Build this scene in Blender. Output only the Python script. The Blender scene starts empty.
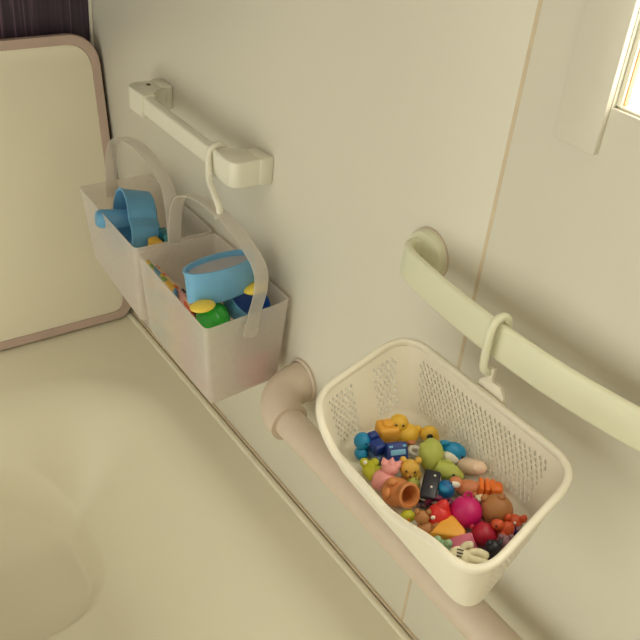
import bpy, bmesh, math, random
from mathutils import Vector as V, Matrix as M, Euler
random.seed(4)
col = bpy.context.scene.collection
PI = math.pi

# ---------------------------------------------------------------- camera data
F = 863.3
R0, R1, R2 = V((.5674, .8185, .0897)), V((.4998, -.2557, -.8276)), V((-.6545, .5144, -.5542))
CAM = V((0, -.62, 1.0357))
def ray(px, py): return R0*(px-320) + R1*(py-320) + R2*F
def onY(px, py, y): r = ray(px, py); return CAM + r*((y-CAM.y)/r.y)
def onZ(px, py, z): r = ray(px, py); return CAM + r*((z-CAM.z)/r.z)
def onX(px, py, x): r = ray(px, py); return CAM + r*((x-CAM.x)/r.x)
def tilt(y): return .15*(y+.08)                       # the hanging basket sags to the front
def onT(px, py, z0):                                  # point on a plane parallel to the basket floor
    r = ray(px, py); t = (z0+.15*(CAM.y+.08)-CAM.z)/(r.z-.15*r.y); return CAM+r*t

# ---------------------------------------------------------------- materials
def lin(c): c /= 255; return c/12.92 if c <= .04045 else ((c+.055)/1.055)**2.4
def rgb(t): return (lin(t[0]), lin(t[1]), lin(t[2]), 1)
def mat(name, c, rough=.45, var=.06, scale=40, bump=0, spec=.5, sss=0):
    m = bpy.data.materials.new(name); m.use_nodes = True
    nt = m.node_tree; b = nt.nodes['Principled BSDF']
    b.inputs['Roughness'].default_value = rough
    b.inputs['Specular IOR Level'].default_value = spec
    tc = nt.nodes.new('ShaderNodeTexCoord')
    n = nt.nodes.new('ShaderNodeTexNoise'); n.inputs['Scale'].default_value = scale; n.inputs['Detail'].default_value = 3
    nt.links.new(tc.outputs['Object'], n.inputs['Vector'])
    r = nt.nodes.new('ShaderNodeValToRGB')
    k = rgb(c)
    r.color_ramp.elements[0].position = .3; r.color_ramp.elements[1].position = .7
    r.color_ramp.elements[0].color = (k[0]*(1-var), k[1]*(1-var), k[2]*(1-var), 1)
    r.color_ramp.elements[1].color = (min(1, k[0]*(1+var)), min(1, k[1]*(1+var)), min(1, k[2]*(1+var)), 1)
    nt.links.new(n.outputs['Fac'], r.inputs['Fac']); nt.links.new(r.outputs['Color'], b.inputs['Base Color'])
    if bump:
        bp = nt.nodes.new('ShaderNodeBump'); bp.inputs['Strength'].default_value = bump; bp.inputs['Distance'].default_value = .002
        nt.links.new(n.outputs['Fac'], bp.inputs['Height']); nt.links.new(bp.outputs['Normal'], b.inputs['Normal'])
    return m
def frosted(name, c, clear=.25):
    m = bpy.data.materials.new(name); m.use_nodes = True
    nt = m.node_tree; nt.nodes.clear()
    o = nt.nodes.new('ShaderNodeOutputMaterial')
    d = nt.nodes.new('ShaderNodeBsdfDiffuse'); d.inputs['Color'].default_value = rgb(c)
    t = nt.nodes.new('ShaderNodeBsdfTranslucent'); t.inputs['Color'].default_value = rgb(c)
    p = nt.nodes.new('ShaderNodeBsdfTransparent'); p.inputs['Color'].default_value = (.97, .96, .93, 1)
    g = nt.nodes.new('ShaderNodeBsdfGlossy'); g.inputs['Roughness'].default_value = .35
    n = nt.nodes.new('ShaderNodeTexNoise'); n.inputs['Scale'].default_value = 25
    a = nt.nodes.new('ShaderNodeMixShader'); a.inputs[0].default_value = .5
    b = nt.nodes.new('ShaderNodeMixShader'); e = nt.nodes.new('ShaderNodeMixShader'); e.inputs[0].default_value = .05
    mp = nt.nodes.new('ShaderNodeMapRange'); mp.inputs['To Min'].default_value = clear-.04; mp.inputs['To Max'].default_value = clear+.04
    L = nt.links.new
    L(n.outputs['Fac'], mp.inputs['Value']); L(mp.outputs['Result'], b.inputs[0])
    L(d.outputs[0], a.inputs[1]); L(t.outputs[0], a.inputs[2]); L(a.outputs[0], b.inputs[1]); L(p.outputs[0], b.inputs[2])
    L(b.outputs[0], e.inputs[1]); L(g.outputs[0], e.inputs[2]); L(e.outputs[0], o.inputs[0])
    return m
def emit(name, c, s):
    m = bpy.data.materials.new(name); m.use_nodes = True
    nt = m.node_tree; b = nt.nodes['Principled BSDF']
    b.inputs['Base Color'].default_value = (.8, .8, .8, 1)
    b.inputs['Emission Color'].default_value = c; b.inputs['Emission Strength'].default_value = s
    return m
def prints(name, cols, scale=60, rough=.4):              # colourful printed picture made of blotches
    m = bpy.data.materials.new(name); m.use_nodes = True
    nt = m.node_tree; b = nt.nodes['Principled BSDF']; b.inputs['Roughness'].default_value = rough
    tc = nt.nodes.new('ShaderNodeTexCoord')
    n = nt.nodes.new('ShaderNodeTexVoronoi'); n.inputs['Scale'].default_value = scale
    nt.links.new(tc.outputs['Object'], n.inputs['Vector'])
    s = nt.nodes.new('ShaderNodeSeparateColor'); nt.links.new(n.outputs['Color'], s.inputs[0])
    r = nt.nodes.new('ShaderNodeValToRGB'); r.color_ramp.interpolation = 'CONSTANT'
    while len(r.color_ramp.elements) < len(cols): r.color_ramp.elements.new(.5)
    for i, c in enumerate(cols):
        r.color_ramp.elements[i].position = i/len(cols); r.color_ramp.elements[i].color = rgb(c)
    nt.links.new(s.outputs[0], r.inputs['Fac']); nt.links.new(r.outputs['Color'], b.inputs['Base Color'])
    return m
WHITE = (222, 218, 206)
MW = mat('wall_enamel', (218, 212, 198), .32, .01, 4)
MTUB = mat('tub_acrylic', (236, 229, 206), .38, .01, 3, spec=.45)
MPL = mat('white_plastic', (228, 224, 208), .38, .01, 20)
MPL2 = mat('ivory_plastic', (224, 222, 195), .38, .01, 20)
MGRIP = mat('grip_resin', (212, 194, 176), .5, .02, 60)
MBASK = mat('basket_plastic', (234, 226, 208), .4, .01, 20)
MSEAL = mat('seam_sealant', (210, 192, 164), .6, .05, 30)
MGAP = mat('dark_gap', (95, 78, 66), .8, .05, 30)
MLID = mat('lid_face', (240, 233, 212), .5, .015, 6)
MLIDR = mat('lid_border', (188, 164, 152), .5, .02, 12)
MBOX = frosted('frosted_polypropylene', (250, 243, 238), .42)
MSTRAP = frosted('frosted_strap', (244, 238, 233), .55)
T = {k: mat('toy_'+k, c, r) for k, c, r in [
    ('magenta', (200, 24, 108), .42), ('red', (214, 48, 44), .4), ('terracotta', (204, 130, 74), .5), ('navy', (26, 52, 128), .4),
    ('teal', (18, 132, 182), .4), ('palegreen', (176, 182, 86), .5), ('yellow', (226, 178, 56), .45), ('mustard', (214, 168, 70), .5),
    ('amber', (234, 168, 62), .5), ('pink', (236, 160, 158), .5), ('brown', (172, 116, 68), .55), ('orange', (236, 118, 42), .45),
    ('crimson', (176, 26, 54), .4), ('mint', (146, 176, 138), .5), ('cream', (232, 222, 188), .5), ('black', (30, 27, 40), .35),
    ('rose', (224, 122, 150), .5), ('lime', (188, 186, 40), .45), ('bluegrey', (90, 116, 150), .45), ('sky', (120, 180, 214), .4),
    ('blush', (238, 206, 180), .5), ('rust', (206, 84, 44), .45), ('mauve', (150, 108, 118), .5), ('plum', (106, 26, 62), .4),
    ('blue', (28, 104, 164), .4), ('indigo', (48, 46, 120), .4), ('darkbrown', (120, 72, 44), .6), ('white', (236, 230, 216), .4),
    ('salmon', (206, 128, 86), .5), ('green', (40, 160, 50), .2), ('scoop', (98, 160, 202), .45), ('scoopdark', (34, 92, 182), .4),
    ('tubblue', (112, 172, 214), .4), ('foot', (236, 206, 80), .45), ('tubgrey', (176, 172, 176), .45)]}

# ---------------------------------------------------------------- mesh helpers
class B:
    def __init__(s): s.bm = bmesh.new()
    def _x(s, vs, c, rot=None, sc=None):
        m = M.Translation(V(c))
        if rot: m = m @ Euler([math.radians(a) for a in rot]).to_matrix().to_4x4()
        if sc: m = m @ M.Diagonal((sc[0], sc[1], sc[2], 1))
        bmesh.ops.transform(s.bm, matrix=m, verts=vs); return s
    def ell(s, c, r, rot=None, seg=20):
        if not hasattr(r, '__len__'): r = (r, r, r)
        g = bmesh.ops.create_uvsphere(s.bm, u_segments=seg, v_segments=max(8, seg*2//3), radius=1)
        return s._x(g['verts'], c, rot, r)
    def box(s, c, sz, bev=.002, rot=None, seg=2):
        g = bmesh.ops.create_cube(s.bm, size=1)
        bmesh.ops.transform(s.bm, matrix=M.Diagonal((sz[0], sz[1], sz[2], 1)), verts=g['verts'])
        vs = g['verts']
        if bev:
            ed = list({e for v in vs for e in v.link_edges})
            r = bmesh.ops.bevel(s.bm, geom=ed, offset=bev, segments=seg, affect='EDGES', profile=.5)
            fs = set(r['faces']); vs = list({v for f in fs for v in f.verts} | {v for v in vs if v.is_valid})
        return s._x(vs, c, rot)
    def lathe(s, prof, c=(0, 0, 0), rot=None, n=28, sc=None):   # prof: (radius, z) pairs
        vs = []; rings = []
        for r, z in prof:
            if r < 1e-6: v = s.bm.verts.new((0, 0, z)); rings.append([v]); vs.append(v)
            else:
                q = [s.bm.verts.new((r*math.cos(2*PI*i/n), r*math.sin(2*PI*i/n), z)) for i in range(n)]
                rings.append(q); vs += q
        for a, b in zip(rings, rings[1:]):
            for i in range(n):
                j = (i+1) % n
                if len(a) == 1 and len(b) == 1: continue
                if len(a) == 1: s.bm.faces.new((a[0], b[j], b[i]))
                elif len(b) == 1: s.bm.faces.new((a[i], a[j], b[0]))
                else: s.bm.faces.new((a[i], a[j], b[j], b[i]))
        return s._x(vs, c, rot, sc)
    def tube(s, pts, r, n=12, cap=True):
        pts = [V(p) for p in pts]
        rs = r if hasattr(r, '__len__') else [r]*len(pts)
        return s.sweep(pts, [[(rr*math.cos(2*PI*i/n), rr*math.sin(2*PI*i/n)) for i in range(n)] for rr in rs], cap=cap)
    def sweep(s, pts, prof, up=None, cap=True, closed=False, ups=None):   # prof list of (side, up) loops, one or one per point
        pts = [V(p) for p in pts]; n = len(pts)
        if not hasattr(prof[0][0], '__len__'): prof = [prof]*n
        rings = []; pu = None
        for i, p in enumerate(pts):
            if closed: t = pts[(i+1) % n]-pts[i-1]
            else: t = pts[min(i+1, n-1)]-pts[max(i-1, 0)]
            t.normalize()
            if ups: u = V(ups[i])
            elif up is not None: u = V(up)
            elif pu is None: u = V((0, 0, 1)) if abs(t.z) < .9 else V((0, 1, 0))
            else: u = pu
            u = (u-t*u.dot(t)).normalized(); pu = u
            w = t.cross(u)
            rings.append([s.bm.verts.new(p+w*a+u*b) for a, b in prof[i]])
        k = len(prof[0])
        for i in range(n if closed else n-1):
            a, b = rings[i], rings[(i+1) % n]
            for j in range(k): s.bm.faces.new((a[j], a[(j+1) % k], b[(j+1) % k], b[j]))
        if cap and not closed:
            s.bm.faces.new(rings[0][::-1]); s.bm.faces.new(rings[-1])
        return s
    def quad(s, *p): s.bm.faces.new([s.bm.verts.new(q) for q in p]); return s
    def prism(s, outline, z0, z1, c=(0, 0, 0), rot=None, bev=0):
        a = [s.bm.verts.new((x, y, z0)) for x, y in outline]; b = [s.bm.verts.new((x, y, z1)) for x, y in outline]
        n = len(a); fs = [s.bm.faces.new(a[::-1]), s.bm.faces.new(b)]
        for i in range(n): s.bm.faces.new((a[i], a[(i+1) % n], b[(i+1) % n], b[i]))
        vs = a+b
        if bev:
            ed = [e for f in fs for e in f.edges]
            r = bmesh.ops.bevel(s.bm, geom=ed, offset=bev, segments=2, affect='EDGES', profile=.5)
            vs = list({v for f in r['faces'] for v in f.verts} | {v for v in vs if v.is_valid} | {v for f in fs if f.is_valid for v in f.verts})
        return s._x(vs, c, rot)
    def build(s, name, m, parent=None, smooth=True, loc=None, angle=40):
        bmesh.ops.recalc_face_normals(s.bm, faces=s.bm.faces)
        if loc is not None: bmesh.ops.translate(s.bm, vec=-V(loc), verts=s.bm.verts)
        me = bpy.data.meshes.new(name); 
        if smooth:
            for f in s.bm.faces: f.smooth = True
            for e in s.bm.edges:
                if len(e.link_faces) == 2 and e.calc_face_angle(0) > math.radians(angle): e.smooth = False
        s.bm.to_mesh(me); s.bm.free()
        o = bpy.data.objects.new(name, me); col.objects.link(o); me.materials.append(m)
        if loc is not None: o.location = loc
        if parent: o.parent = parent
        return o
def tag(o, label, cat, group=None):
    o['label'] = label; o['category'] = cat
    if group: o['group'] = group
    return o
def thing(name, label, cat, loc=(0, 0, 0), rot=(0, 0, 0), group=None):
    o = bpy.data.objects.new(name, None); col.objects.link(o); o.empty_display_size = .02
    o.location = loc; o.rotation_euler = rot
    return tag(o, label, cat, group)
def struct(o): o['kind'] = 'structure'; return o
def spline(pts, n=8, closed=False):                       # Catmull-Rom through the points
    pts = [V(p) for p in pts]; k = len(pts); out = []
    for i in range(k if closed else k-1):
        g = (lambda j: pts[j % k]) if closed else (lambda j: pts[max(0, min(k-1, j))])
        a, b, c, d = g(i-1), g(i), g(i+1), g(i+2)
        for j in range(n):
            t = j/n
            out.append(.5*((2*b)+(c-a)*t+(2*a-5*b+4*c-d)*t*t+(3*b-a-3*c+d)*t**3))
    if not closed: out.append(pts[-1])
    return out
def rrect(w, h, b=None):                                  # rounded profile (side, up) for sweeps
    b = b or min(w, h)*.3; o = []
    for cx, cy, a0 in ((w/2-b, h/2-b, 0), (-w/2+b, h/2-b, 90), (-w/2+b, -h/2+b, 180), (w/2-b, -h/2+b, 270)):
        for k in range(4): a = math.radians(a0+30*k); o.append((cx+b*math.cos(a), cy+b*math.sin(a)))
    return o

# ================================================================ THE ROOM
XB, XF, YL, ZF, ZC = -1.569, .45, -1.62, -.52, 1.5
SX = -.526                                                # panel joint in the main wall
WX0, WX1, WZ0, WZ1 = -.425, .2, .803, 1.3                 # window opening
b = B(); TH = .05
b.box(((XB+SX-.0015)/2, TH/2, (ZF+ZC)/2), (SX-.0015-XB, TH, ZC-ZF), .002)
x0 = SX+.0015
b.box(((x0+WX0)/2, TH/2, (ZF+ZC)/2), (WX0-x0, TH, ZC-ZF), 0)
b.box(((WX0+WX1)/2, TH/2, (ZF+WZ0)/2), (WX1-WX0, TH, WZ0-ZF), 0)
b.box(((WX0+WX1)/2, TH/2, (WZ1+ZC)/2), (WX1-WX0, TH, ZC-WZ1), 0)
b.box(((WX1+XF)/2, TH/2, (ZF+ZC)/2), (XF-WX1, TH, ZC-ZF), 0)
struct(b.build('wall_right', MW))
struct(B().box((SX, .004, (ZF+ZC)/2), (.0045, .0088, ZC-ZF), 0).build('trim_1', MSEAL))
# window: casing, reveal, frame and bright frosted pane
wr = struct(thing('window_1', '', '', (WX0, 0, WZ0))); del wr['label']; del wr['category']
b = B()
b.box((-.425-.025, -.002, (.76+WZ1)/2+.03), (.048, .008, WZ1-.76+.06), .002)
b.build('window_casing', MW, wr, loc=(WX0, 0, WZ0)).location = (0, 0, 0)
b = B()
for c, s_ in (((WX0+.0025, .012, (WZ0+WZ1)/2), (.005, .016, WZ1-WZ0)), ((WX1-.0025, .012, (WZ0+WZ1)/2), (.005, .016, WZ1-WZ0)),
              (((WX0+WX1)/2, .012, WZ0+.0012), (WX1-WX0, .016, .0024)), (((WX0+WX1)/2, .012, WZ1-.0025), (WX1-WX0, .016, .005))):
    b.box(c, s_, .0008)
b.build('window_frame', MPL, wr, loc=(WX0, 0, WZ0)).location = (0, 0, 0)
B().box((WX0+.0056, .012, (WZ0+WZ1)/2), (.0012, .010, WZ1-WZ0-.006), .0003).build('window_fringe', mat('orange_fringe', (235, 170, 120), .6), wr, loc=(WX0, 0, WZ0)).location = (0, 0, 0)  # orange strip paints the colour fringe beside the bright pane
B().box(((WX0+WX1)/2, .016, (WZ0+WZ1)/2), (WX1-WX0-.006, .006, WZ1-WZ0-.006), 0).build('window_pane', emit('frosted_daylight', (1, .97, .80, 1), 7), wr, loc=(WX0, 0, WZ0)).location = (0, 0, 0)

# dark slatted accent wall at the end of the bath
m = bpy.data.materials.new('dark_grained_panel'); m.use_nodes = True
nt = m.node_tree; pb = nt.nodes['Principled BSDF']; pb.inputs['Roughness'].default_value = .4
tc = nt.nodes.new('ShaderNodeTexCoord'); mp = nt.nodes.new('ShaderNodeMapping'); mp.inputs['Scale'].default_value = (1, 1, .015)
ns = nt.nodes.new('ShaderNodeTexNoise'); ns.inputs['Scale'].default_value = 130; ns.inputs['Detail'].default_value = 4
rp = nt.nodes.new('ShaderNodeValToRGB')
rp.color_ramp.elements[0].position = .35; rp.color_ramp.elements[0].color = rgb((44, 34, 48))
rp.color_ramp.elements[1].position = .56; rp.color_ramp.elements[1].color = rgb((60, 47, 62))
e = rp.color_ramp.elements.new(.66); e.color = rgb((120, 92, 112))
for a, c_ in ((tc.outputs['Object'], mp.inputs['Vector']), (mp.outputs[0], ns.inputs['Vector']), (ns.outputs['Fac'], rp.inputs['Fac']), (rp.outputs[0], pb.inputs['Base Color'])): nt.links.new(a, c_)
struct(B().box((XB-.025, YL/2+.025, (ZF+ZC)/2), (.05, -YL+.05, ZC-ZF), 0).build('wall_back', m))
struct(B().box((XB+.004, -.0028, (ZF+ZC)/2), (.008, .0055, ZC-ZF), .002).build('trim_2', MW))
struct(B().box((XF+.025, YL/2, (ZF+ZC)/2), (.05, -YL+.1, ZC-ZF), 0).build('wall_front', MW))
struct(B().box(((XB+XF)/2, YL/2, ZC+.025), (XF-XB+.1, -YL+.1, .05), 0).build('ceiling', MW))
struct(B().box(((XB+XF)/2, YL/2, ZF-.025), (XF-XB+.1, -YL+.1, .05), 0).build('floor', mat('floor_vinyl', (176, 168, 156), .5, .05, 30)))
DX0, DX1, DZ1 = -1.35, .40, 1.08                         # unseen glowing door, added opposite to light the main wall
b = B()
b.box(((XB+DX0)/2, YL-.025, (ZF+ZC)/2), (DX0-XB, .05, ZC-ZF), 0)
b.box(((DX1+XF)/2, YL-.025, (ZF+ZC)/2), (XF-DX1, .05, ZC-ZF), 0)
b.box(((DX0+DX1)/2, YL-.025, (DZ1+ZC)/2), (DX1-DX0, .05, ZC-DZ1), 0)
struct(b.build('wall_left', MW))
b = B()
for c, s_ in (((DX0+.03, YL-.02, (ZF+DZ1)/2), (.06, .04, DZ1-ZF)), ((DX1-.03, YL-.02, (ZF+DZ1)/2), (.06, .04, DZ1-ZF)),
              (((DX0+DX1)/2, YL-.02, DZ1-.03), (DX1-DX0, .04, .06)), (((DX0+DX1)/2, YL-.02, ZF+.05), (DX1-DX0, .04, .1))): b.box(c, s_, .003)
dr = struct(b.build('fill_door_1', MPL))
B().box(((DX0+DX1)/2, YL-.02, (ZF+DZ1)/2), (DX1-DX0-.1, .008, DZ1-ZF-.14), 0).build('fill_door_pane', emit('fill_door_glow', (.98, 1, .85, 1), 2.05), dr)  # emissive panel added as broad frontal fill light
B().box((DX1-.03, YL+.02, .4), (.02, .04, .14), .006).build('fill_door_handle', MPL, dr)

# ================================================================ BATHTUB
def sm(t): t = max(0, min(1, t)); return t*t*(3-2*t)
TX0, TX1, TY0, TY1 = XB+.013, .42, -.72, -.0035
BX, BY, HX, HY = (-1.30+.24)/2, -.375, (.24+1.30)/2, .318   # basin opening
def sdf(x, y, hx, hy, r):
    qx, qy = abs(x-BX)-hx+r, abs(y-BY)-hy+r
    return math.hypot(max(qx, 0), max(qy, 0))+min(max(qx, qy), 0)-r
def tubz(x, y):
    d = -sdf(x, y, HX, HY, .22)
    z = -.17*sm(d/.24)**1.15 if d > 0 else 0
    qx, qy = abs(x+1.035)-.148+.12, abs(y+.462)-.20+.12     # moulded deeper well
    w = -(math.hypot(max(qx, 0), max(qy, 0))+min(max(qx, qy), 0)-.12)
    return z-.045*sm((w+.006)/.036)
b = B(); NX, NY = 400, 170
xs = [TX0+(TX1-TX0)*i/NX for i in range(NX+1)]; ys = [TY0+(TY1-.012-TY0)*j/NY for j in range(NY+1)]
gv = [[b.bm.verts.new((x, y, tubz(x, y))) for y in ys] for x in xs]
for i in range(NX):
    for j in range(NY): b.bm.faces.new((gv[i][j], gv[i+1][j], gv[i+1][j+1], gv[i][j+1]))
tub = thing('bathtub', 'cream bathtub along the white wall with a smooth sloping basin', 'bathtub', ((TX0+TX1)/2, (TY0+TY1)/2, ZF))
L0 = V(tub.location)
def part(bb, name, m, root, **k):                          # world-space mesh as a child of an unrotated root
    o = bb.build(name, m, root, loc=root.location, **k); o.location = (0, 0, 0); return o
part(b, 'basin', MTUB, tub, angle=80)
b = B(); b.box(((TX0+TX1)/2, TY0+.012, (ZF-.03)/2), (TX1-TX0, .024, -ZF-.034), .004)
part(b, 'apron', MTUB, tub)
b = B(); b.box(((TX0+TX1)/2, TY1-.006, -.002), (TX1-TX0, .0115, .014), .004, seg=3)
part(b, 'wall_lip', MTUB, tub)
struct(B().box(((XB+XF)/2, -.0017, .006), (XF-XB-.03, .0034, .005), 0).build('trim_3', MSEAL))

# bath lid leaning on the end wall
LW, LH, LT = .72, .567, .022
def rr2(w, h, rs, n=8):
    o = []
    for cx, cy, a0, r in ((w/2, h/2, 0, rs[0]), (-w/2, h/2, 90, rs[1]), (-w/2, -h/2, 180, rs[2]), (w/2, -h/2, 270, rs[3])):
        cx -= math.copysign(r, cx); cy -= math.copysign(r, cy)
        for k in range(n+1): a = math.radians(a0+90*k/n); o.append((cx+r*math.cos(a), cy+r*math.sin(a)))
    return o
lean = math.atan2(.118, .558)
lid = thing('bath_cover', 'flat beige bath cover with greyish border leaning upright on the dark end wall', 'bath cover', (-1.412, -.006-LW/2, .0055))
bx = M.Translation(V((0, 0, 0))) @ M.Rotation(-lean, 4, 'Y') @ M.Rotation(PI/2, 4, 'Z') @ M.Rotation(PI/2, 4, 'X') @ M.Translation(V((0, LH/2, 0)))
def lidpart(bb, name, m):
    bmesh.ops.transform(bb.bm, matrix=bx, verts=bb.bm.verts); return bb.build(name, m, lid)
# local: x = across (right edge +), y = up, z = out of the face towards the room
b = B(); b.prism(rr2(LW, LH, (.055, .055, .03, .03)), -LT, -.006, bev=.003)
out = rr2(LW, LH, (.055, .055, .03, .03)); inn = rr2(LW-.036, LH-.036, (.04, .04, .02, .02))
n = len(out)
o0 = [b.bm.verts.new((x, y, -.006)) for x, y in out]; o1 = [b.bm.verts.new((x*.994, y*.994, 0)) for x, y in out]
i1 = [b.bm.verts.new((x, y, 0)) for x, y in inn]; i0 = [b.bm.verts.new((x, y, -.006)) for x, y in inn]
for i in range(n):
    j = (i+1) % n
    for p, q in ((o0, o1), (o1, i1), (i1, i0)): b.bm.faces.new((p[i], p[j], q[j], q[i]))
lidpart(b, 'border', MLIDR)
b = B(); b.prism([(x*.999, y*.999) for x, y in inn], -.0065, -.002, bev=.0015); lidpart(b, 'face_panel', MLID)

# ================================================================ TOWEL BAR
tb = thing('towel_bar', 'short white square-ended towel bar above the frosted boxes', 'towel bar', (-1.1, 0, .535))
BZ = .5355; BY0 = -.064
b = B(); b.sweep([(-1.255, BY0+.010, BZ), (-.97, BY0+.010, BZ)], rrect(.030, .016, .004), up=(0, 1, 0)); part(b, 'bar', MPL, tb)
def bracket(sx, xo, xi):                                   # xo outer end, xi inner end
    w = abs(xo-xi); r = .015; pts = []
    y0 = BY0-.001
    # plan outline, wall to front with a rounded outer front corner
    o = [(xo, -.014)]
    for k in range(7):
        a = math.radians(90*k/6); o.append((xo-sx*r*(1-math.cos(a)), y0+r-r*math.sin(a)))
    o += [(xi, y0), (xi, y0+.022), (xi+sx*.016, y0+.03), (xi+sx*.02, -.014)]
    if sx > 0: o = o[::-1]
    return B().prism(o, BZ-.0195, BZ+.0185, bev=.003)
for sx, xo, xi in ((1, -.931, -.990), (-1, -1.276, -1.214)):
    br = part(bracket(sx, xo, xi), 'bracket', MPL, tb)
    q = B().box((xo-sx*.019, -.011, BZ-.0005), (.041, .0218, .0395), .0025)
    part(q, 'wall_plate', MPL, tb)
q = B().lathe([(0, .0015), (.0035, .001), (.004, 0)], (-1.256, -.034, BZ+.0185), n=14); part(q, 'screw_cover', MGAP, tb)

# ================================================================ HANDRAIL (flat arched bar)
hr = thing('handrail', 'wide flat cream handrail bowing out from the wall below the window', 'handrail', (-.43, 0, .568))
HZ = .569
pl = [(-.608, -.012), (-.613, -.022), (-.610, -.032), (-.596, -.040), (-.560, -.0465), (-.52, -.051), (-.475, -.054), (-.43, -.0545), (-.385, -.053), (-.34, -.0485), (-.295, -.041), (-.27, -.034), (-.262, -.024), (-.268, -.012)]
path = spline([(x, y+.004, HZ) for x, y in pl], 6)
b = B(); b.sweep(path, rrect(.009, .040, .004), up=(0, 0, 1)); part(b, 'flat_bar', MPL2, hr)
for x in (-.603, -.27):
    b = B(); b.lathe([(.0300, 0), (.0300, .007), (.0275, .011), (.02, .0125), (0, .0128)], (x, -.0002, HZ+.001), (90, 0, 0), n=40)
    part(b, 'wall_flange', MPL2, hr)
    b = B(); b.lathe([(.0312, 0), (.0312, .0015), (.029, .0016)], (x, -.0001, HZ+.001), (90, 0, 0), n=40); part(b, 'flange_gasket', MGRIP, hr)

# ================================================================ GRIP BAR (round, low)
gb = thing('grip_bar', 'round beige grab bar with elbow end running low along the wall beneath the mesh basket', 'grab bar', (-.4, 0, .225))
GZ, GY, GR = .2235, -.056, .0228
pts = [(-.812, -.001, GZ+.022), (-.812, -.014, GZ+.02)]
for k in range(9):
    a = math.radians(90*k/8); pts.append((-.774-.038*math.cos(a), -.02-.036*math.sin(a), GZ+.018*(1-k/8)))
pts.append((-.762, GY, GZ))
b = B(); b.tube(pts, .0305, 28); 
part(b, 'elbow', MGRIP, gb, angle=60)
b = B(); b.lathe([(.034, 0), (.034, .004), (.031, .006)], (-.812, -.0001, GZ+.022), (90, 0, 0), n=36); part(b, 'wall_ring', MGRIP, gb)
b = B(); b.tube([(-.775, GY, GZ), (.25, GY, GZ)], GR, 28); part(b, 'bar', MGRIP, gb)
pts = [(.24, GY, GZ)]+[(.252+.038*math.sin(math.radians(90*k/8)), -.02-.036*math.cos(math.radians(90*k/8)), GZ+.018*(k/8)) for k in range(9)]+[(.29, -.001, GZ+.022)]
b = B(); b.tube(pts, .0305, 28); part(b, 'elbow', MGRIP, gb, angle=60)

# ================================================================ FROSTED BOXES
def storage_box(name, label, rim, flo, zr, zb, legs, hand, group):
    # rim / flo: four plan corners (room-far, room-near, wall-near, wall-far)
    ctr = V((sum(p[0] for p in flo)/4, sum(p[1] for p in flo)/4, zb))
    root = thing(name, label, 'storage box', ctr, group=group)
    def loop(cs, z, ins, r=.010):
        o = []; c = V((sum(p[0] for p in cs)/4, sum(p[1] for p in cs)/4))
        for i in range(4):
            p, a, d = V(cs[i]), V(cs[i-1]), V(cs[(i+1) % 4])
            u = (a-p).normalized(); w = (d-p).normalized()
            p = p+(u+w)*ins
            for k in range(5):
                t = k/4; o.append(V((*(((1-t)**2)*(p+u*r)+2*t*(1-t)*p+t*t*(p+w*r)), z)))
        return o
    b = B(); th = .0016
    levels = []
    def mix(t): return [((1-t)*f[0]+t*r[0], (1-t)*f[1]+t*r[1]) for f, r in zip(flo, rim)]
    outer = [(mix(0), zb, .010), (mix(0), zb+.0025, .003), (mix(.08), zb+.012, 0), (mix(.5), (zb+zr)/2, 0), (mix(1), zr, 0)]
    inner = [(mix(1), zr, th), (mix(.5), (zb+zr)/2, th), (mix(.08), zb+.012, th), (mix(0), zb+.004, .004), (mix(0), zb+.002, .010)]
    rings = [[b.bm.verts.new(p) for p in loop(*l)] for l in outer+inner]
    n = len(rings[0])
    for a, c in zip(rings, rings[1:]):
        for i in range(n): b.bm.faces.new((a[i], a[(i+1) % n], c[(i+1) % n], c[i]))
    b.bm.faces.new(rings[0][::-1]); b.bm.faces.new(rings[-1])
    part(b, 'body', MBOX, root, angle=50)
    hp = spline([V(p) for p in hand], 8)
    ups = []
    b = B(); b.sweep(hp, rrect(.0215, .0022, .001), ups=[V((1, 0, 0)) if False else (lambda t: V((0, 1, 0)).cross(t))((hp[min(i+1, len(hp)-1)]-hp[max(i-1, 0)]).normalized()) for i in range(len(hp))])
    for (x, y, z) in legs:
        s = -1 if x < ctr.x else 1
        o = [(-.0115, .012), (-.0115, -.008), (-.006, -.014), (.006, -.014), (.0115, -.008), (.0115, .012)]
        b.prism(o, -.0012, .0012, (x, y, z), (90, 0, 90))
    part(b, 'handle', MSTRAP, root)
    return root, ctr
ZR, ZB = .368, .224
YH = -.080
b2 = [(-1.068, -.147), (-.838, -.154), (-.851, -.008), (-1.073, -.008)]
f2 = [(-1.055, -.136), (-.844, -.139), (-.854, -.016), (-1.058, -.016)]
hand2 = [(-.8415, YH, .34), (-.834, YH, .375), (-.822, YH, .42), (-.826, YH, .450), (-.853, YH, .4665), (-.905, YH, .479), (-.96, YH, .4825), (-1.01, YH, .475), (-1.05, YH, .458), (-1.068, YH, .43), (-1.0745, YH, .38), (-1.073, YH, .345)]
storage_box('frosted_box', 'frosted white handled box nearest the grab bar, holding oval blue tub and green ball', b2, f2, ZR, ZB,
            [(-.8405, YH, .345)], hand2, 'frosted boxes under the towel bar')
b1 = [(-1.318, -.140), (-1.079, -.146), (-1.080, -.008), (-1.318, -.008)]
f1 = [(-1.303, -.124), (-1.064-.018, -.137), (-1.084, -.016), (-1.303, -.016)]
hand1 = [(-1.3135, YH, .345), (-1.3155, YH, .375), (-1.309, YH, .42), (-1.288, YH, .455), (-1.24, YH, .474), (-1.19, YH, .479), (-1.14, YH, .472), (-1.10, YH, .452), (-1.0845, YH, .42), (-1.0785, YH, .385), (-1.0775, YH, .372)]
storage_box('frosted_box', 'frosted white handled box nearest the beige bath cover, holding the lobed blue scoop', b1, f1, ZR, ZB,
            [(-1.3145, YH, .345)], hand1, 'frosted boxes under the towel bar')
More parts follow.
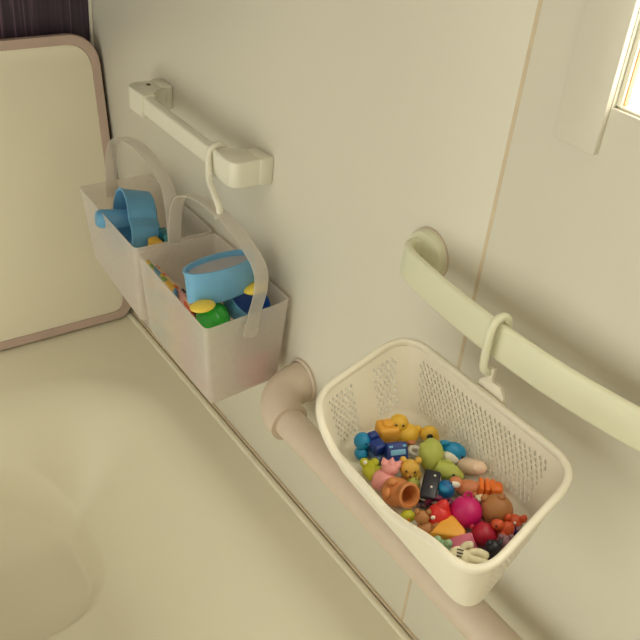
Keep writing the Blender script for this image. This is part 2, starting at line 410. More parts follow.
# s-hook between the bar and the near handle
hk = [(-.995, -.040, .5475), (-.9925, -.048, .5565), (-.991, -.060, .5575), (-.990, -.0695, .549), (-.985, -.0725, .530), (-.974, -.076, .513), (-.952, -.080, .503), (-.939, -.0805, .492), (-.937, -.0805, .4835), (-.937, -.0835, .479), (-.938, -.088, .478)]
b = B(); b.sweep(spline(hk, 6), rrect(.0085, .0085, .003), up=(1, 0, 0))
tag(b.build('hook', MPL), 'white S hook over the towel bar holding up a box handle', 'hook')

# ---------------------------------------------------------------- things in the boxes
def shell(outline, depth, th, taper=.92, floor=True):      # open-topped shell, mouth at z=depth
    b = B()
    def ring(s, z, off): 
        o = []
        n = len(outline)
        for i, (x, y) in enumerate(outline):
            l = math.hypot(x, y) or 1; k = (l*s-off)/l; o.append(b.bm.verts.new((x*k, y*k, z)))
        return o
    R = [ring(taper*.9, 0, 0), ring(taper, depth*.06, 0), ring(1, depth-.003, 0), ring(1.03, depth-.0028, 0), ring(1.03, depth, 0), ring(1, depth, th), ring(taper, depth*.1, th), ring(taper*.88, depth*.06, th)]
    n = len(outline)
    for a, c in zip(R, R[1:]):
        for i in range(n): b.bm.faces.new((a[i], a[(i+1) % n], c[(i+1) % n], c[i]))
    b.bm.faces.new(R[0][::-1]); b.bm.faces.new(R[-1]); return b
def frame(z, x):                                            # rotation whose local z and x axes are given
    z = V(z).normalized(); x = V(x); x = (x-z*x.dot(z)).normalized(); y = z.cross(x)
    return M((x, y, z)).transposed().to_euler()
# lobed scoop
ol = []
for k in range(72):
    a = 2*PI*k/72; r = .043
    for ca, cd, cr in ((math.radians(-128), .040, .024),):
        dx = math.cos(a)*cd*math.cos(ca)+math.sin(a)*cd*math.sin(ca)
        disc = cr*cr-(cd*cd-dx*dx)
        if disc > 0: r = max(r, dx+math.sqrt(disc))
    ol.append((r*1.2*math.cos(a), r*1.2*math.sin(a)))
mouth = -R0*.84 - R2*.42 + R1*.06; SS = 1.2
sc = thing('bath_scoop', 'light blue plastic scoop with lobed rim lying on its side in the far frosted box', 'scoop', (0, 0, 0))
p = onY(136, 220, -.090)
sc.rotation_euler = frame(mouth, -R1); sc.location = p - mouth.normalized()*.024
shell(ol, .050, .0022, .92).build('cup', T['scoop'], sc, angle=50)
B().lathe([(0, .088), (.011, .087), (.0155, .081), (.0155, .02), (.015, .006)], (.004, .012, 0)).build('handle', T['scoop'], sc)
# teal printed box and yellow block beside the scoop
o = B().box((0, 0, .070), (.034, .012, .140), .0015).build('teal_packet', prints('teal_print', [(16, 88, 100), (20, 110, 122), (60, 140, 150), (14, 70, 84)], 90))
o.location = (-1.110, -.079, ZB + .0035); o.rotation_euler = (0, 0, math.radians(-8)); tag(o, 'teal printed packet standing behind the lobed blue scoop', 'packet')
o = B().box((0, 0, .066), (.030, .018, .132), .004).build('yellow_block', T['yellow']); o.location = (-1.104, -.0975, ZB + .0045); o.rotation_euler = (0, 0, 0)
tag(o, 'yellow toy block peeping out below the lobed blue scoop', 'toy block')
# oval tub with yellow feet
oval = [(.056*math.cos(2*PI*k/56), .026*math.sin(2*PI*k/56)) for k in range(56)]
ob = thing('oval_tub', 'light blue oval tub with two yellow feet in the near frosted box', 'toy tub', (0, 0, 0))
c = onY(221, 277, -.094)
up = V((-.12, -.03, 1)).normalized()
ob.rotation_euler = frame(up, V((-.05, 1, .02))); ob.location = c - up*.026
shell(oval, .050, .0028, .97).build('tub', T['tubblue'], ob, angle=50)
b = B(); n = 56
b.prism([(x*.93, y*.90) for x, y in oval], .040, .0425); b.build('inner_tray', T['tubgrey'], ob)
for sx in (-1, 1):
    B().ell((sx*.043-.003, -.024, .005), (.0185, .015, .0068)).build('foot', T['foot'], ob)
# round blue bowl under the tub, mouth towards the wall side
bw = thing('blue_bowl', 'blue round bowl with deep blue inside tucked under the oval tub', 'toy bowl', (0, 0, 0))
c = onY(252, 302, -.052) - V((.014, .004, .008))
up = (R0*.62 - R1*.55 - R2*.55).normalized()
bw.rotation_euler = frame(up, R0); bw.location = c - up*.022
b = B(); b.lathe([(0, 0), (.02, .001), (.032, .012), (.037, .034), (.038, .036), (.0365, .0362)]); b.build('bowl', T['scoop'], bw)
b = B(); b.lathe([(.0366, .0358), (.0352, .033), (.030, .013), (.018, .004), (0, .0035)]); b.build('lining', T['scoopdark'], bw)
# green ball with a seam
c = onY(213, 318, -.116)
gbal = thing('green_ball', 'glossy green seamed ball in the near corner of the near frosted box', 'ball', c-V((0, 0, .0245)))
B().ell((0, 0, .0245), .0240, seg=32).build('ball', T['green'], gbal)
B().lathe([(.0238, -.0007), (.0244, -.0005), (.0244, .0005), (.0238, .0007)], (0, 0, .0245), (0, 90, -35), n=40).build('seam', mat('seam_green', (20, 100, 30), .4), gbal)
# pink cup, only glimpsed through the frosted side
o = B().lathe([(0, 0), (.022, 0), (.025, .004), (.027, .06), (.0255, .06), (.0235, .005), (0, .004)]).build('pink_cup', T['rose']); o.location = (-.879, -.052, ZB + .0035)
tag(o, 'pink cup glimpsed through the side of the near frosted box', 'cup')
# thin bath books along the room side of the near box
for i, (lab, cols, x, l, h, y) in enumerate([
    ('thin yellow and green picture card at the room side of the near box', [(206, 186, 60), (120, 150, 70), (90, 140, 170), (214, 170, 60)], -.998, .095, .139, -.1295),
    ('thin orange and pink picture card between two others in the near box', [(226, 150, 60), (214, 90, 60), (224, 190, 140), (220, 160, 150)], -.972, .115, .136, -.1230),
    ('thin purple and black picture card innermost in the near box', [(60, 46, 56), (130, 90, 110), (206, 190, 170), (50, 40, 44)], -.930, .100, .132, -.1160)]):
    o = B().box((0, 0, h/2), (l, .0045, h), .0008).build('picture_card', prints('card_print_%d' % i, cols, 55)); o.location = (x, y, ZB + .0035); o.rotation_euler = (math.radians(4.6), 0, 0)
    tag(o, lab, 'picture card', 'picture cards in the near box')
st = thing('toy_spoon', 'white toy stick with orange tip beside the green ball', 'toy spoon', (-.882, -.128, ZB + .0035))
B().tube([(0, 0, .02), (.002, 0, .104)], .0042, 12).build('stick', T['white'], st); B().ell((0, 0, .014), (.008, .008, .012)).build('tip', T['rust'], st)

# ================================================================ MESH BASKET
bk = thing('mesh_basket', 'white perforated plastic basket full of little bath toys', 'basket', (-.42, -.13, .43))
def corner_path(cs, rs, n):                                 # plan corners -> evenly spaced closed loop, starting mid back edge
    o = []
    for i in range(4):
        p, a, d = V(cs[i]), V(cs[i-1]), V(cs[(i+1) % 4]); r = rs[i]
        u = (a-p).normalized(); w = (d-p).normalized()
        for k in range(13):
            t = k/12; o.append(((1-t)**2)*(p+u*r)+2*t*(1-t)*p+t*t*(p+w*r))
    return o
def resample(pts, n):
    ds = [(pts[(i+1) % len(pts)]-pts[i]).length for i in range(len(pts))]; tot = sum(ds); o = []
    i = 0; acc = 0
    for k in range(n):
        s = tot*k/n
        while acc+ds[i] < s: acc += ds[i]; i += 1
        o.append(pts[i].lerp(pts[(i+1) % len(pts)], (s-acc)/ds[i]))
    return o
NU = 216
rimc = [(-.556, -.062), (-.532, -.209), (-.275, -.218), (-.309, -.0605)]     # back-left, front-left, front-right, back-right
floc = [(-.515, -.080), (-.508, -.190), (-.284, -.200), (-.319, -.080)]
FL = .442
def both(nn):
    rs = corner_path(rimc, (.040, .045, .042, .036), 0); fs = corner_path(floc, (.028, .032, .030, .028), 0)
    # same parameter on both loops
    ds = [(rs[(i+1) % len(rs)]-rs[i]).length for i in range(len(rs))]; tot = sum(ds); a = []; c = []; i = 0; acc = 0
    for k in range(nn):
        s = tot*k/nn
        while acc+ds[i] < s: acc += ds[i]; i += 1
        t = (s-acc)/ds[i]; j = (i+1) % len(rs)
        a.append(rs[i].lerp(rs[j], t)); c.append(fs[i].lerp(fs[j], t))
    return a, c
def rimz(p):
    z = .51+.15*(p.y+.06)
    f = sm((-.150-p.y)/.045)
    x = p.x
    d = sm((x+.525)/.06)*sm((-.312-x)/.085)
    return z-.022*f*d
rp_, fp_ = both(NU)
NV = 15
def wallpt(k, v):
    k %= NU; r, f = rp_[k], fp_[k]
    top = V((r.x, r.y, rimz(r))); bot = V((f.x, f.y, FL+tilt(f.y)))
    t = v/NV
    s = t**.85
    xy = bot.lerp(top, t); xy.x = bot.x+(top.x-bot.x)*s; xy.y = bot.y+(top.y-bot.y)*s
    return xy
def zone(k, v):                                             # which lattice cells are open
    p = rp_[k % NU]
    if v <= 1 or v >= NV-2: return False
    if p.y > -.068: return -.528 < p.x < -.338
    if p.x < -.50: return -.118 < p.y < -.082 or -.186 < p.y < -.150
    if p.x > -.33: return -.190 < p.y < -.085
    return False
b = B(); vg = {}
def gvt(k, v):
    key = (k % NU, v)
    if key not in vg: vg[key] = b.bm.verts.new(wallpt(*key))
    return vg[key]
for k in range(NU):
    for v in range(NV+1):
        if (k+v) % 2: continue
        cs = [(k-1, v), (k, v-1), (k+1, v), (k, v+1)]
        cs = [q for q in cs if 0 <= q[1] <= NV]
        if len(cs) == 4:
            vs = [gvt(*q) for q in cs]
            if zone(k, v):
                cc = sum((x.co for x in vs), V())/4
                sl = (vs[2].co-vs[0].co)*.11
                iv = [b.bm.verts.new(cc+(x.co-cc)*.62+sl*o_) for x, o_ in zip(vs, (0, -1, 0, 1))]
                for i in range(4): b.bm.faces.new((vs[i], vs[(i+1) % 4], iv[(i+1) % 4], iv[i]))
            else: b.bm.faces.new(vs)
        else: b.bm.faces.new([gvt(*q) for q in cs])
fl = [gvt(k, 0) for k in range(NU) ]
fl = [vg[(k, 0)] for k in range(NU) if (k, 0) in vg and vg[(k, 0)].link_faces]
for v_ in [vg[(k, 0)] for k in range(NU) if (k, 0) in vg and not vg[(k, 0)].link_faces]: b.bm.verts.remove(v_)
b.bm.faces.new(fl)
body = part(b, 'perforated_body', MBASK, bk, angle=60)
md = body.modifiers.new('thick', 'SOLIDIFY'); md.thickness = .0018; md.offset = -1
# rolled rim
b = B(); rr_, _ = both(220)
b.sweep([V((p.x, p.y, rimz(p)+.001)) for p in rr_], rrect(.0075, .0085, .003), up=(0, 0, 1), closed=True)
part(b, 'rim', MBASK, bk, angle=60)
# hanging tab at the middle of the back rim
b = B(); b.prism([(-.019, -.006), (-.017, .006), (-.010, .0135), (.010, .0135), (.017, .006), (.019, -.006)], -.0025, .0025, (-.431, -.0545, .5135), (90, 0, 0), bev=.001)
b.box((-.437, -.0545, .532), (.009, .006, .018), .002)
part(b, 'hanging_tab', MBASK, bk)
hk = [(-.437, -.0515, .536), (-.4385, -.0575, .535), (-.4395, -.0625, .539), (-.441, -.0645, .545), (-.442, -.0650, .570), (-.442, -.0640, .588), (-.442, -.058, .596), (-.4415, -.050, .5965), (-.441, -.044, .591), (-.441, -.0415, .580)]
b = B(); b.tube(spline(hk, 6), .0042, 14); part(b, 'hook', MPL2, bk)

# ================================================================ TOYS IN THE BASKET
GRP = 'bath toys in the mesh basket'
RZ = 55
def toy(name, label, cat, px, py, h, parts, rz=0, tip=(0, 0), k=1.2):
    """h = height of the toy's middle above the basket floor; parts are drawn around that middle, x to the right and -y to the front (metres*1000)"""
    h *= k if k < 1.1 else 1.12
    c = onT(px, py, FL+.0022+h*.001)
    e = Euler((math.radians(tip[0]), math.radians(tip[1]), math.radians(RZ+rz)), 'XYZ')
    base = c - e.to_matrix() @ V((0, 0, h*.001))
    root = thing(name, label, cat, base, e, GRP); root.scale = (1, 1, 1)
    for nm, m, prims in parts:
        b = B()
        for p in prims:
            q0 = p[0]; s = .001*k
            c_ = (p[1][0]*s, p[1][1]*s, p[1][2]*s+h*.001)
            if q0 == 'e': r = p[2]; b.ell(c_, [q*s for q in r] if hasattr(r, '__len__') else r*s, p[3] if len(p) > 3 else None, 18)
            elif q0 == 'b': b.box(c_, [q*s for q in p[2]], p[3]*s, p[4] if len(p) > 4 else None, 3)
            elif q0 == 'l': b.lathe([(x*s, y*s) for x, y in p[2]], c_, p[3] if len(p) > 3 else None, 24)
            elif q0 == 't': b.tube(spline([(q[0]*s, q[1]*s, q[2]*s+h*.001) for q in p[2]], 5), p[3]*s, 10)
            elif q0 == 'p': b.prism([(x*s, y*s) for x, y in p[2]], -p[3]*s, p[3]*s, c_, p[4] if len(p) > 4 else None, bev=p[5]*s if len(p) > 5 else 0)
        b.build(nm, T[m], root, angle=50)
    return root
def eyes(x, y, z, r=1.1, m='black', dx=None): return ('eye', m, [('e', (x, y, z), r)])
toy('toy_block', 'amber yellow square block at the back left of the toy pile', 'toy', 387, 433, 11, [
    ('block', 'amber', [('b', (0, 0, 0), (19, 17, 20), 3)]), ('stud', 'amber', [('l', (0, 0, 10), [(5, 0), (5, 2), (4.4, 2.6), (0, 2.8)])])], 12)
toy('toy_duck', 'yellow duck toy with reddish beak behind the navy toy truck', 'toy', 405, 431, 12, [
    ('body', 'yellow', [('e', (2, 0, -3), (11, 10, 9)), ('e', (-6, 3, 6), (8.5, 8, 8)), ('e', (11, 2, 1), (4, 3.5, 4))]),
    ('beak', 'salmon', [('e', (5, -9, -4), (4, 3, 2.2))]), ('eye', 'black', [('e', (-9, -4, 9), 1)]), ('eye', 'black', [('e', (-3, -4.5, 9.5), 1)])], 0)
toy('toy_bee', 'small yellow toy with one big black eye behind the pale green egg', 'toy', 429, 434, 9, [
    ('body', 'yellow', [('e', (0, 0, 0), (8, 6, 8)), ('e', (6, 1, -4), (4, 4, 4))]), ('eye', 'black', [('e', (0, -5.2, 1.5), (2.8, 1.6, 2.8))])], 0)
toy('toy_whale', 'blue whale toy with pale belly against the basket back', 'toy', 454, 453, 11, [
    ('body', 'teal', [('e', (0, 1, 0), (11, 8, 9), (0, 20, 0)), ('e', (-11, 2, 7), (3.2, 2.4, 4)), ('e', (-8.5, 2, 9), (4, 2.2, 2.4))]),
    ('belly', 'white', [('e', (-3, -3.6, -2.2), (8.6, 5.5, 6.8), (0, 30, 0))]), ('eye', 'black', [('e', (6.4, -5.6, 1), 1.1)])], 0)
toy('finger_puppet', 'pale cream tube shaped puppet lying right of the blue whale', 'toy', 473, 467, 9, [
    ('body', 'blush', [('l', (0, 0, 0), [(0, -12), (6, -11.5), (7, -8), (6.2, 4), (5, 10), (2.5, 12.5), (0, 13)], (0, 62, -25))]),
    ('arm', 'blush', [('e', (2, -5, 4), (4, 3, 3))])], -20)
toy('toy_egg', 'pale green egg shaped toy in the upper middle of the pile', 'toy', 431, 455, 15, [
    ('body', 'palegreen', [('e', (0, 0, 0), (11.2, 11, 15), (-30, 0, 0)), ]), ('arm', 'palegreen', [('e', (-7, 3, 7), (4, 3, 4))])], 0, k=1.15)
toy('toy_fish', 'pale green pointed fish head with dark eye beside the green egg', 'toy', 449, 472, 10, [
    ('body', 'palegreen', [('l', (0, 0, 0), [(0, -13), (6, -11), (8.5, -4), (7.5, 4), (4, 11), (0, 14)], (0, 100, -6))]),
    ('fin', 'palegreen', [('e', (-3, 2, 7), (5, 1.6, 4))]), ('eye', 'black', [('e', (4, -6.2, 3), 1.4)])], -14)
toy('toy_octopus', 'bright teal two ball toy at the far left of the pile', 'toy', 362, 447, 12, [
    ('head', 'teal', [('e', (0, 2, 5), 7.6)]), ('body', 'teal', [('e', (0, -2, -5), (6, 6.4, 6))]),
    ('snout', 'blush', [('e', (6.3, -1, 6), (1.8, 3, 2.4))]), ('eye', 'black', [('e', (2.5, -5, 8), .9)])], 0)
toy('toy_truck', 'navy toy truck with grey blue side left of the boxy blue bus', 'toy', 377, 449, 11, [
    ('cab', 'navy', [('b', (-1, 2, 4), (12, 19, 10), 2.2), ('b', (-1, 7, 10), (9, 7, 6), 2)]), ('chassis', 'bluegrey', [('b', (0, 0, -5), (13, 21, 8), 3)]),
    ('wheel', 'black', [('l', (7, -6, -7), [(0, -1), (3.4, -1), (3.4, 1), (0, 1)], (0, 90, 0))]), ('wheel', 'black', [('l', (7, 6, -7), [(0, -1), (3.4, -1), (3.4, 1), (0, 1)], (0, 90, 0))])], 32)
toy('toy_bus', 'boxy blue bus with a light blue window stripe tipped on its back', 'toy', 396, 453, 13, [
    ('body', 'navy', [('b', (0, 0, 0), (18, 12, 18), 2)]), ('window', 'sky', [('b', (0, -6, 1), (13, 1, 4.6), .4)]),
    ('lamp', 'sky', [('b', (-6, -6, 6), (3.4, 1, 1.8), .3)]), ('lamp', 'sky', [('b', (6, -6, 6), (3.4, 1, 1.8), .3)]),
    ('bumper', 'blue', [('b', (0, -6, -6.6), (16, 1.6, 2.6), .5)])], 14, (-38, 0))
toy('toy_crocodile', 'yellow green crumpled toy at the left edge below the teal toy', 'toy', 371, 470, 9, [
    ('body', 'lime', [('e', (0, 0, -1), (7, 10, 7)), ('e', (-4, 6, 4), (4, 4, 3.5)), ('e', (4, -5, 4), (4, 4, 3)), ('e', (5, 5, 3), (4, 4, 3))]),
    ('eye', 'white', [('e', (-5, 3, 7), 1.8)])], 20)
toy('toy_pig', 'pink piglet toy with a spiky crown at the left of the pile', 'toy', 387, 474, 14, [
    ('body', 'pink', [('e', (-2, -2, -5), (10, 9, 9.5)), ('e', (-8, -4, -7), (4.5, 5, 5))]), ('head', 'pink', [('e', (2, 2, 5), (7.5, 7, 6.5))]),
    ('crown', 'pink', [('l', (-3, 3, 10), [(3.2, 0), (0, 6)], (0, -22, 0)), ('l', (2.5, 2, 11), [(3.2, 0), (0, 6.5)]), ('l', (7.5, 2, 9), [(3.2, 0), (0, 6)], (0, 28, 0))])], 0)
toy('toy_bear', 'mustard yellow bear toy with dark eyes below the blue bus', 'toy', 410, 471, 12, [
    ('body', 'mustard', [('e', (2, 1, -5), (8.5, 8, 7))]), ('head', 'mustard', [('e', (-1, -1, 4), (8.4, 7.6, 7.6)), ('e', (-1, -7, 2), (3.6, 3, 2.8))]),
    ('ear', 'mustard', [('e', (-7, 2, 10), 3)]), ('ear', 'mustard', [('e', (5.5, 2, 10.5), 3)]),
    ('eye', 'black', [('e', (-4.4, -7.2, 6), 1)]), ('eye', 'black', [('e', (2.4, -7.4, 6), 1)]), ('nose', 'darkbrown', [('e', (-1, -9.6, 3), 1.3)])], 0)
toy('toy_pea', 'small olive ball left of the black toy carriage', 'toy', 413, 484, 9, [
    ('ball', 'palegreen', [('e', (0, 0, 0), 5.5)]), ('stalk', 'palegreen', [('e', (2, 0, 5.5), (1.2, 1.2, 2))])], 0)
toy('toy_pot', 'terracotta brown hollow pot lying with open mouth forward', 'toy', 400, 493, 15, [
    ('body', 'terracotta', [('l', (0, 0, 0), [(0, -16), (9, -15.5), (12.5, -10), (13, -2), (10.5, 5), (9.6, 7), (11.2, 9), (11.2, 14), (9, 14.6), (8.2, 13.5), (7.6, 6), (8.5, 0), (5, -6), (0, -8)], (58, 0, 34)), ('e', (-12, -3, 3), (4, 6, 5)), ('e', (-8, 2, 11), (5, 4, 3.5))])], 0, k=1.1)
toy('toy_carriage', 'black dotted toy train carriage with white side in the middle', 'toy', 430, 487, 15, [
    ('roof', 'black', [('b', (0, 0, 3), (13.5, 27, 5), 2)]), ('side', 'white', [('b', (.8, 0, -2.5), (13, 26, 6.5), 1.5)]),
    ('dot', 'white', [('e', (1, -3, 5.6), (1, 1, .5))]), ('dot', 'white', [('e', (2, 8, 5.6), (1, 1, .5))]),
    ('wheel', 'black', [('l', (-3, -13.5, -5), [(0, -2), (4, -2), (4, 2), (0, 2)], (90, 0, 0))]), ('wheel', 'black', [('l', (4, -13, -6), [(0, -2), (4, -2), (4, 2), (0, 2)], (90, 0, 0))]),
    ('buffer', 'mauve', [('e', (-6, -15, -5), 2)])], -14, (14, 0))
toy('toy_ball', 'blue egg shaped ball right of the black toy carriage', 'toy', 445, 490, 10, [
    ('ball', 'blue', [('e', (0, 0, 0), (8, 8, 9.6), (20, 0, 0))]), ('stripe', 'teal', [('e', (-1, -1.5, 4), (6.3, 6.6, 4.6))])], 0)
toy('toy_deer', 'salmon brown animal toy with white face behind the magenta ball', 'toy', 465, 487, 10, [
    ('body', 'salmon', [('e', (3, 0, -1), (11, 7, 7.5)), ('e', (11, 1, 3), (4, 3.5, 4))]), ('head', 'salmon', [('e', (-8, -1, 3), (6, 6, 6))]),
    ('face', 'white', [('e', (-8.5, -4.5, 5), (4.2, 2.6, 3.2))]), ('eye', 'black', [('e', (-11.8, -5, 6), 1.1)]), ('leg', 'salmon', [('e', (1, -5, -3), (3, 3, 4.5))]), ('leg', 'salmon', [('e', (8, -5, -3), (3, 3, 4.5))])], -8)
toy('toy_barrel', 'orange ribbed short barrel toy near the basket back', 'toy', 489, 489, 9, [
    ('barrel', 'orange', [('b', (3, 0, 0), (16, 12, 12), 4), ('b', (-7, -1, 0), (3.6, 13.5, 13), 1), ('b', (-2.4, -1, 0), (3.6, 13.5, 13), 1), ('b', (2.2, -1, 0), (3.6, 13.5, 13), 1)])], -6)
toy('toy_bear', 'round brown teddy head with one small ear on top, right of the magenta ball', 'toy', 496, 510, 14, [
    ('head', 'brown', [('e', (0, 0, 0), (13.4, 12, 13))]), ('ear', 'brown', [('e', (2, 1, 13), (3.4, 2.8, 3.4))]), ('ear', 'brown', [('e', (-10, 3, 9), (3.4, 2.8, 3.4))]), ('nose', 'darkbrown', [('e', (-3, -12, 3), (1.6, 1.2, 1.2))])], 0)
toy('toy_ball', 'large magenta ball with a small loop on top', 'toy', 466, 512, 15, [
    ('ball', 'magenta', [('e', (0, 0, 0), 14.6, None)]),
    ('loop', 'magenta', [('t', (0, 0, 0), [(-3, 5, 13), (-2.6, 6, 16.5), (0, 6.2, 18), (2.6, 6, 16.5), (3, 5, 13)], 1.1)])], 0, k=1.06)
toy('toy_bird', 'bright red pointed bird toy left of the magenta ball', 'toy', 439, 515, 14, [
    ('body', 'red', [('e', (0, 0, -2), (10.5, 9.5, 11.5)), ('l', (2, 2, 6), [(7, -2), (4, 5), (0, 9.5)], (0, 6, 0)), ('e', (9, -2, -5), (4, 3, 5))]),
    ('eye', 'white', [('e', (-6, -6.6, 3.5), (1.9, 1.4, 1.9))]), ('beak', 'rust', [('l', (-2, -9, -1), [(2.4, 0), (0, 5)], (90, 0, 0))])], 0)
toy('toy_berry', 'small dark plum bead between the red bird and the magenta ball', 'toy', 448, 505, 12, [('bead', 'plum', [('e', (0, 0, 0), 5.4)]), ('stalk', 'plum', [('e', (0, 0, 5.5), (1, 1, 2))])], 0)
toy('toy_shrimp', 'dark plum curled toy right under the black carriage end', 'toy', 434, 502, 11, [('body', 'plum', [('t', (0, 0, 0), [(-6, 0, -2), (-3, 0, 3), (2, 0, 4.5), (6, 0, 2), (8, -1, -2)], 2.6)]), ('tail', 'mauve', [('e', (-7, 0, -3), (3, 2, 2))])], 0)
toy('toy_bear', 'small brown teddy sitting below the terracotta pot', 'toy', 424, 523, 13, [
    ('body', 'brown', [('e', (2, -2, -5), (7.5, 6.5, 7))]), ('head', 'brown', [('e', (-2, 2, 4), (6, 5.5, 5.5))]), ('ear', 'brown', [('e', (-6.5, 3, 9), 2.4)]), ('ear', 'brown', [('e', (2.5, 3, 9), 2.4)]),
    ('arm', 'brown', [('e', (8, -4, 0), (3, 3, 5), (0, 30, 0))]), ('leg', 'brown', [('e', (8, -7, -8), (4, 4.5, 3.4))]), ('leg', 'brown', [('e', (-3, -7, -9), (4, 4.5, 3.4))])], 0)
toy('toy_chick', 'tiny yellow green chick half hidden by the terracotta pot', 'toy', 408, 516, 8, [('body', 'lime', [('e', (0, 0, 0), (6, 5, 5))]), ('beak', 'orange', [('e', (0, -4.6, 1), (1.2, 1.4, .8))])], 0)
toy('toy_cheese', 'orange wedge of toy cheese below the red bird', 'toy', 448, 531, 10, [
    ('wedge', 'amber', [('p', (0, 0, 0), [(-14, -7), (12, -9), (13, -2), (4, 11), (-3, 9)], 7, None, 2)])], -6, (8, -6))
toy('toy_frog', 'small mint green frog toy at the front edge of the pile', 'toy', 443, 546, 12, [
    ('body', 'mint', [('e', (0, 0, -2), (8, 6.5, 6)), ('e', (7, -3, -5), (4, 4, 4))]), ('eye', 'mint', [('e', (-5, 0, 4.5), 3.2)]), ('eye', 'mint', [('e', (3.5, 0, 4.5), 3.2)]), ('leg', 'mint', [('e', (-7, -4, -5), (4, 4, 4))])], -20)
toy('toy_cone', 'rose pink pointed toy hat behind the white hand toy', 'toy', 466, 541, 16, [
    ('cone', 'rose', [('l', (0, 0, -3), [(0, -6), (11.5, -6), (12, -4), (6, 4), (1.4, 12), (0, 12.6)], (6, 8, 0))]), ('brim', 'rose', [('e', (-6, -3, -8), (9, 6, 2.4))])], 0)
toy('toy_strawberry', 'crimson strawberry toy right of the rose pink hat', 'toy', 485, 536, 12, [
    ('berry', 'crimson', [('l', (0, 0, 0), [(0, -12), (4, -9.5), (8.6, -2), (9.6, 4), (7, 9), (0, 11)], (0, -68, -30))]), ('stalk', 'crimson', [('e', (-10, 5, 4), (2, 2, 2))])], 0)
toy('toy_dinosaur', 'rust orange little dinosaur at the right end of the pile', 'toy', 505, 529, 14, [
    ('body', 'rust', [('e', (0, 0, -2), (7, 6, 9), (0, 24, 0)), ('e', (-7, -1, 5), (5.5, 4.4, 4.6)), ('t', (0, 0, 0), [(2, 0, -6), (6, -2, -10), (9, -4, -11)], 2.6)]),
    ('arm', 'rust', [('e', (-3, -6, 0), (2, 3, 2))]), ('leg', 'rust', [('e', (2, -6, -8), (3.4, 4, 3.4))]), ('eye', 'black', [('e', (-9, -4.4, 7), .9)])], 0)
toy('toy_crab', 'rust red crab toy pressed behind the orange dinosaur', 'toy', 514, 521, 13, [
    ('body', 'rust', [('e', (0, 0, 0), (7, 6, 5))]), ('claw', 'rust', [('e', (-6, -2, 5), (3, 2.4, 4))]), ('claw', 'rust', [('e', (6, -2, 5), (3, 2.4, 4))]), ('eye', 'white', [('e', (-1, -5, 3), 1.2)])], 0)
toy('toy_boat', 'indigo toy boat hull tucked against the right end of the basket', 'toy', 517, 531, 11, [('hull', 'indigo', [('l', (0, 0, 0), [(0, -9), (5, -7), (6, 0), (5, 7), (0, 10)], (90, 0, 40))]), ('deck', 'mauve', [('b', (0, 0, 5), (5, 8, 3), 1)])], 0, k=.9)
toy('toy_mouse', 'mauve grey small toy between the dinosaur and the black cat', 'toy', 504, 544, 14, [('body', 'mauve', [('e', (0, 0, 0), (6.6, 6, 8))]), ('ear', 'mauve', [('e', (-4, 0, 8), 2.2)]), ('ear', 'mauve', [('e', (4, 0, 8), 2.2)])], 0)
toy('toy_cat', 'black pointed ear cat toy beside the white hand toy', 'toy', 491, 551, 19, [
    ('body', 'black', [('e', (-1, 0, -5), (9, 7, 8))]), ('head', 'black', [('e', (1, 0, 4), (6.5, 6, 5.6))]), ('ear', 'black', [('l', (4.4, 0, 8), [(3, 0), (0, 7)], (0, 14, 0))]), ('ear', 'black', [('l', (-3, 0, 7.6), [(2.6, 0), (0, 5)], (0, -20, 0))]), ('tail', 'black', [('t', (0, 0, 0), [(-7, 0, -8), (-12, -2, -9), (-15, -3, -8)], 2.4)])], 0)
toy('toy_ladybird', 'tiny red toy bit peeping between the black cat and the basket rim', 'toy', 500, 553, 17, [('body', 'red', [('e', (0, 0, 0), (5, 4, 4))]), ('spot', 'black', [('e', (1, -3, 2.4), .9)])], 0)
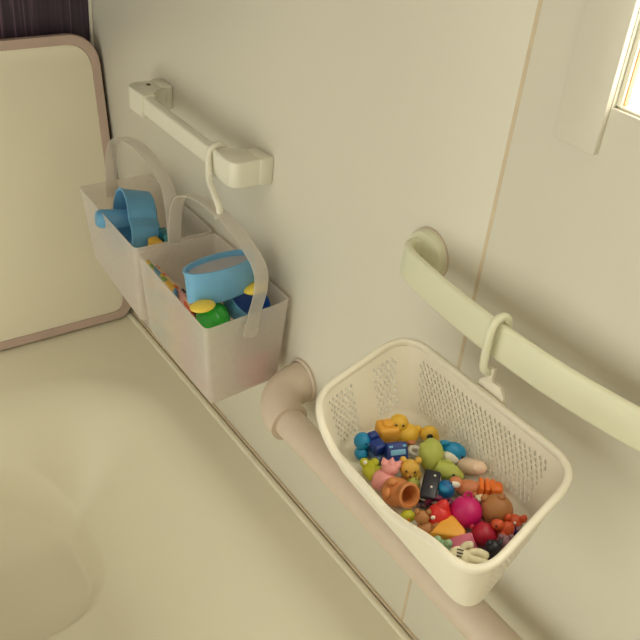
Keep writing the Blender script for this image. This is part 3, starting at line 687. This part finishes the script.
toy('toy_hand', 'white cartoon style four fingered hand toy with black back lines', 'toy', 469, 559, 24, [
    ('palm', 'cream', [('e', (-8, 0, 0), (11.5, 5.5, 10)), ('e', (-1, 0, 0), (9, 5.2, 9))]),
    ('finger', 'cream', [('t', (0, 0, 0), [(0, -1, 6), (8, -2, 7), (13, -3, 5.5)], 3.9), ('e', (13, -3, 5.5), 4)]),
    ('finger', 'cream', [('t', (0, 0, 0), [(0, -2, 0), (10, -3, -.5), (16, -4, -2)], 4), ('e', (16, -4, -2), 4.2)]),
    ('finger', 'cream', [('t', (0, 0, 0), [(0, -2, -6), (7, -3, -8), (10, -4, -9)], 3.6), ('e', (10, -4, -9), 3.8)]),
    ('thumb', 'cream', [('t', (0, 0, 0), [(-8, -1, 6), (-5, -2, 11), (-1, -3, 12.5)], 3.2), ('e', (-1, -3, 12.5), 3.3)]),
    ('line', 'black', [('t', (0, 0, 0), [(-12, -5, 7), (-9, -5.7, 6.5), (-6.5, -5.6, 6.4)], .55)]), ('line', 'black', [('t', (0, 0, 0), [(-12, -5.4, 4), (-9, -6, 3.6), (-6.5, -5.9, 3.4)], .55)]),
    ('line', 'black', [('t', (0, 0, 0), [(-12, -5.6, 1), (-9.5, -6, .8), (-7.5, -6, .6)], .55)])], -8, (-48, 0), k=.98)
toy('toy_ring', 'crumpled whitish toy ring between the green egg and the blue bus', 'toy', 415, 452, 6, [('ring', 'white', [('t', (0, 0, 0), [(-5, 0, 0), (-3, 4, 1), (2, 5, 0), (5, 1, 1), (3, -4, 0), (-2, -4, 1), (-5, -1, 0)], 2)])], 0)
toy('toy_dice', 'small whitish toy cube behind the magenta ball', 'toy', 480, 500, 8, [('cube', 'cream', [('b', (0, 0, 0), (7, 7, 7), 1.2)])], 20)

# ================================================================ LIGHT, CAMERA
cl = thing('fill_lamp', 'round white fill lamp added overhead out of view', 'fill lamp', (-.5, -1.15, ZC))  # lamp added out of view to brighten tub and cover evenly
B().lathe([(.22, 0), (.22, -.03), (.2, -.05), (0, -.055)], (0, 0, 0)).build('diffuser', emit('fill_lamp_glow', (1, .95, .95, 1), 3.6), cl)
w = bpy.data.worlds.new('world'); bpy.context.scene.world = w; w.use_nodes = True
w.node_tree.nodes['Background'].inputs[0].default_value = (1, .9, .75, 1); w.node_tree.nodes['Background'].inputs[1].default_value = .3
cd = bpy.data.cameras.new('camera'); co = bpy.data.objects.new('camera', cd); col.objects.link(co)
cd.sensor_width = 36; cd.sensor_fit = 'HORIZONTAL'; cd.lens = F*36/640; cd.clip_start = .01
mm = M((R0, -R1, -R2)).transposed().to_4x4(); mm.translation = CAM; co.matrix_world = mm
sc_ = bpy.context.scene; sc_.camera = co
vs = sc_.view_settings; vs.view_transform = 'Standard'; vs.look = 'None'; vs.gamma = 1; vs.use_curve_mapping = False; vs.exposure = -.25
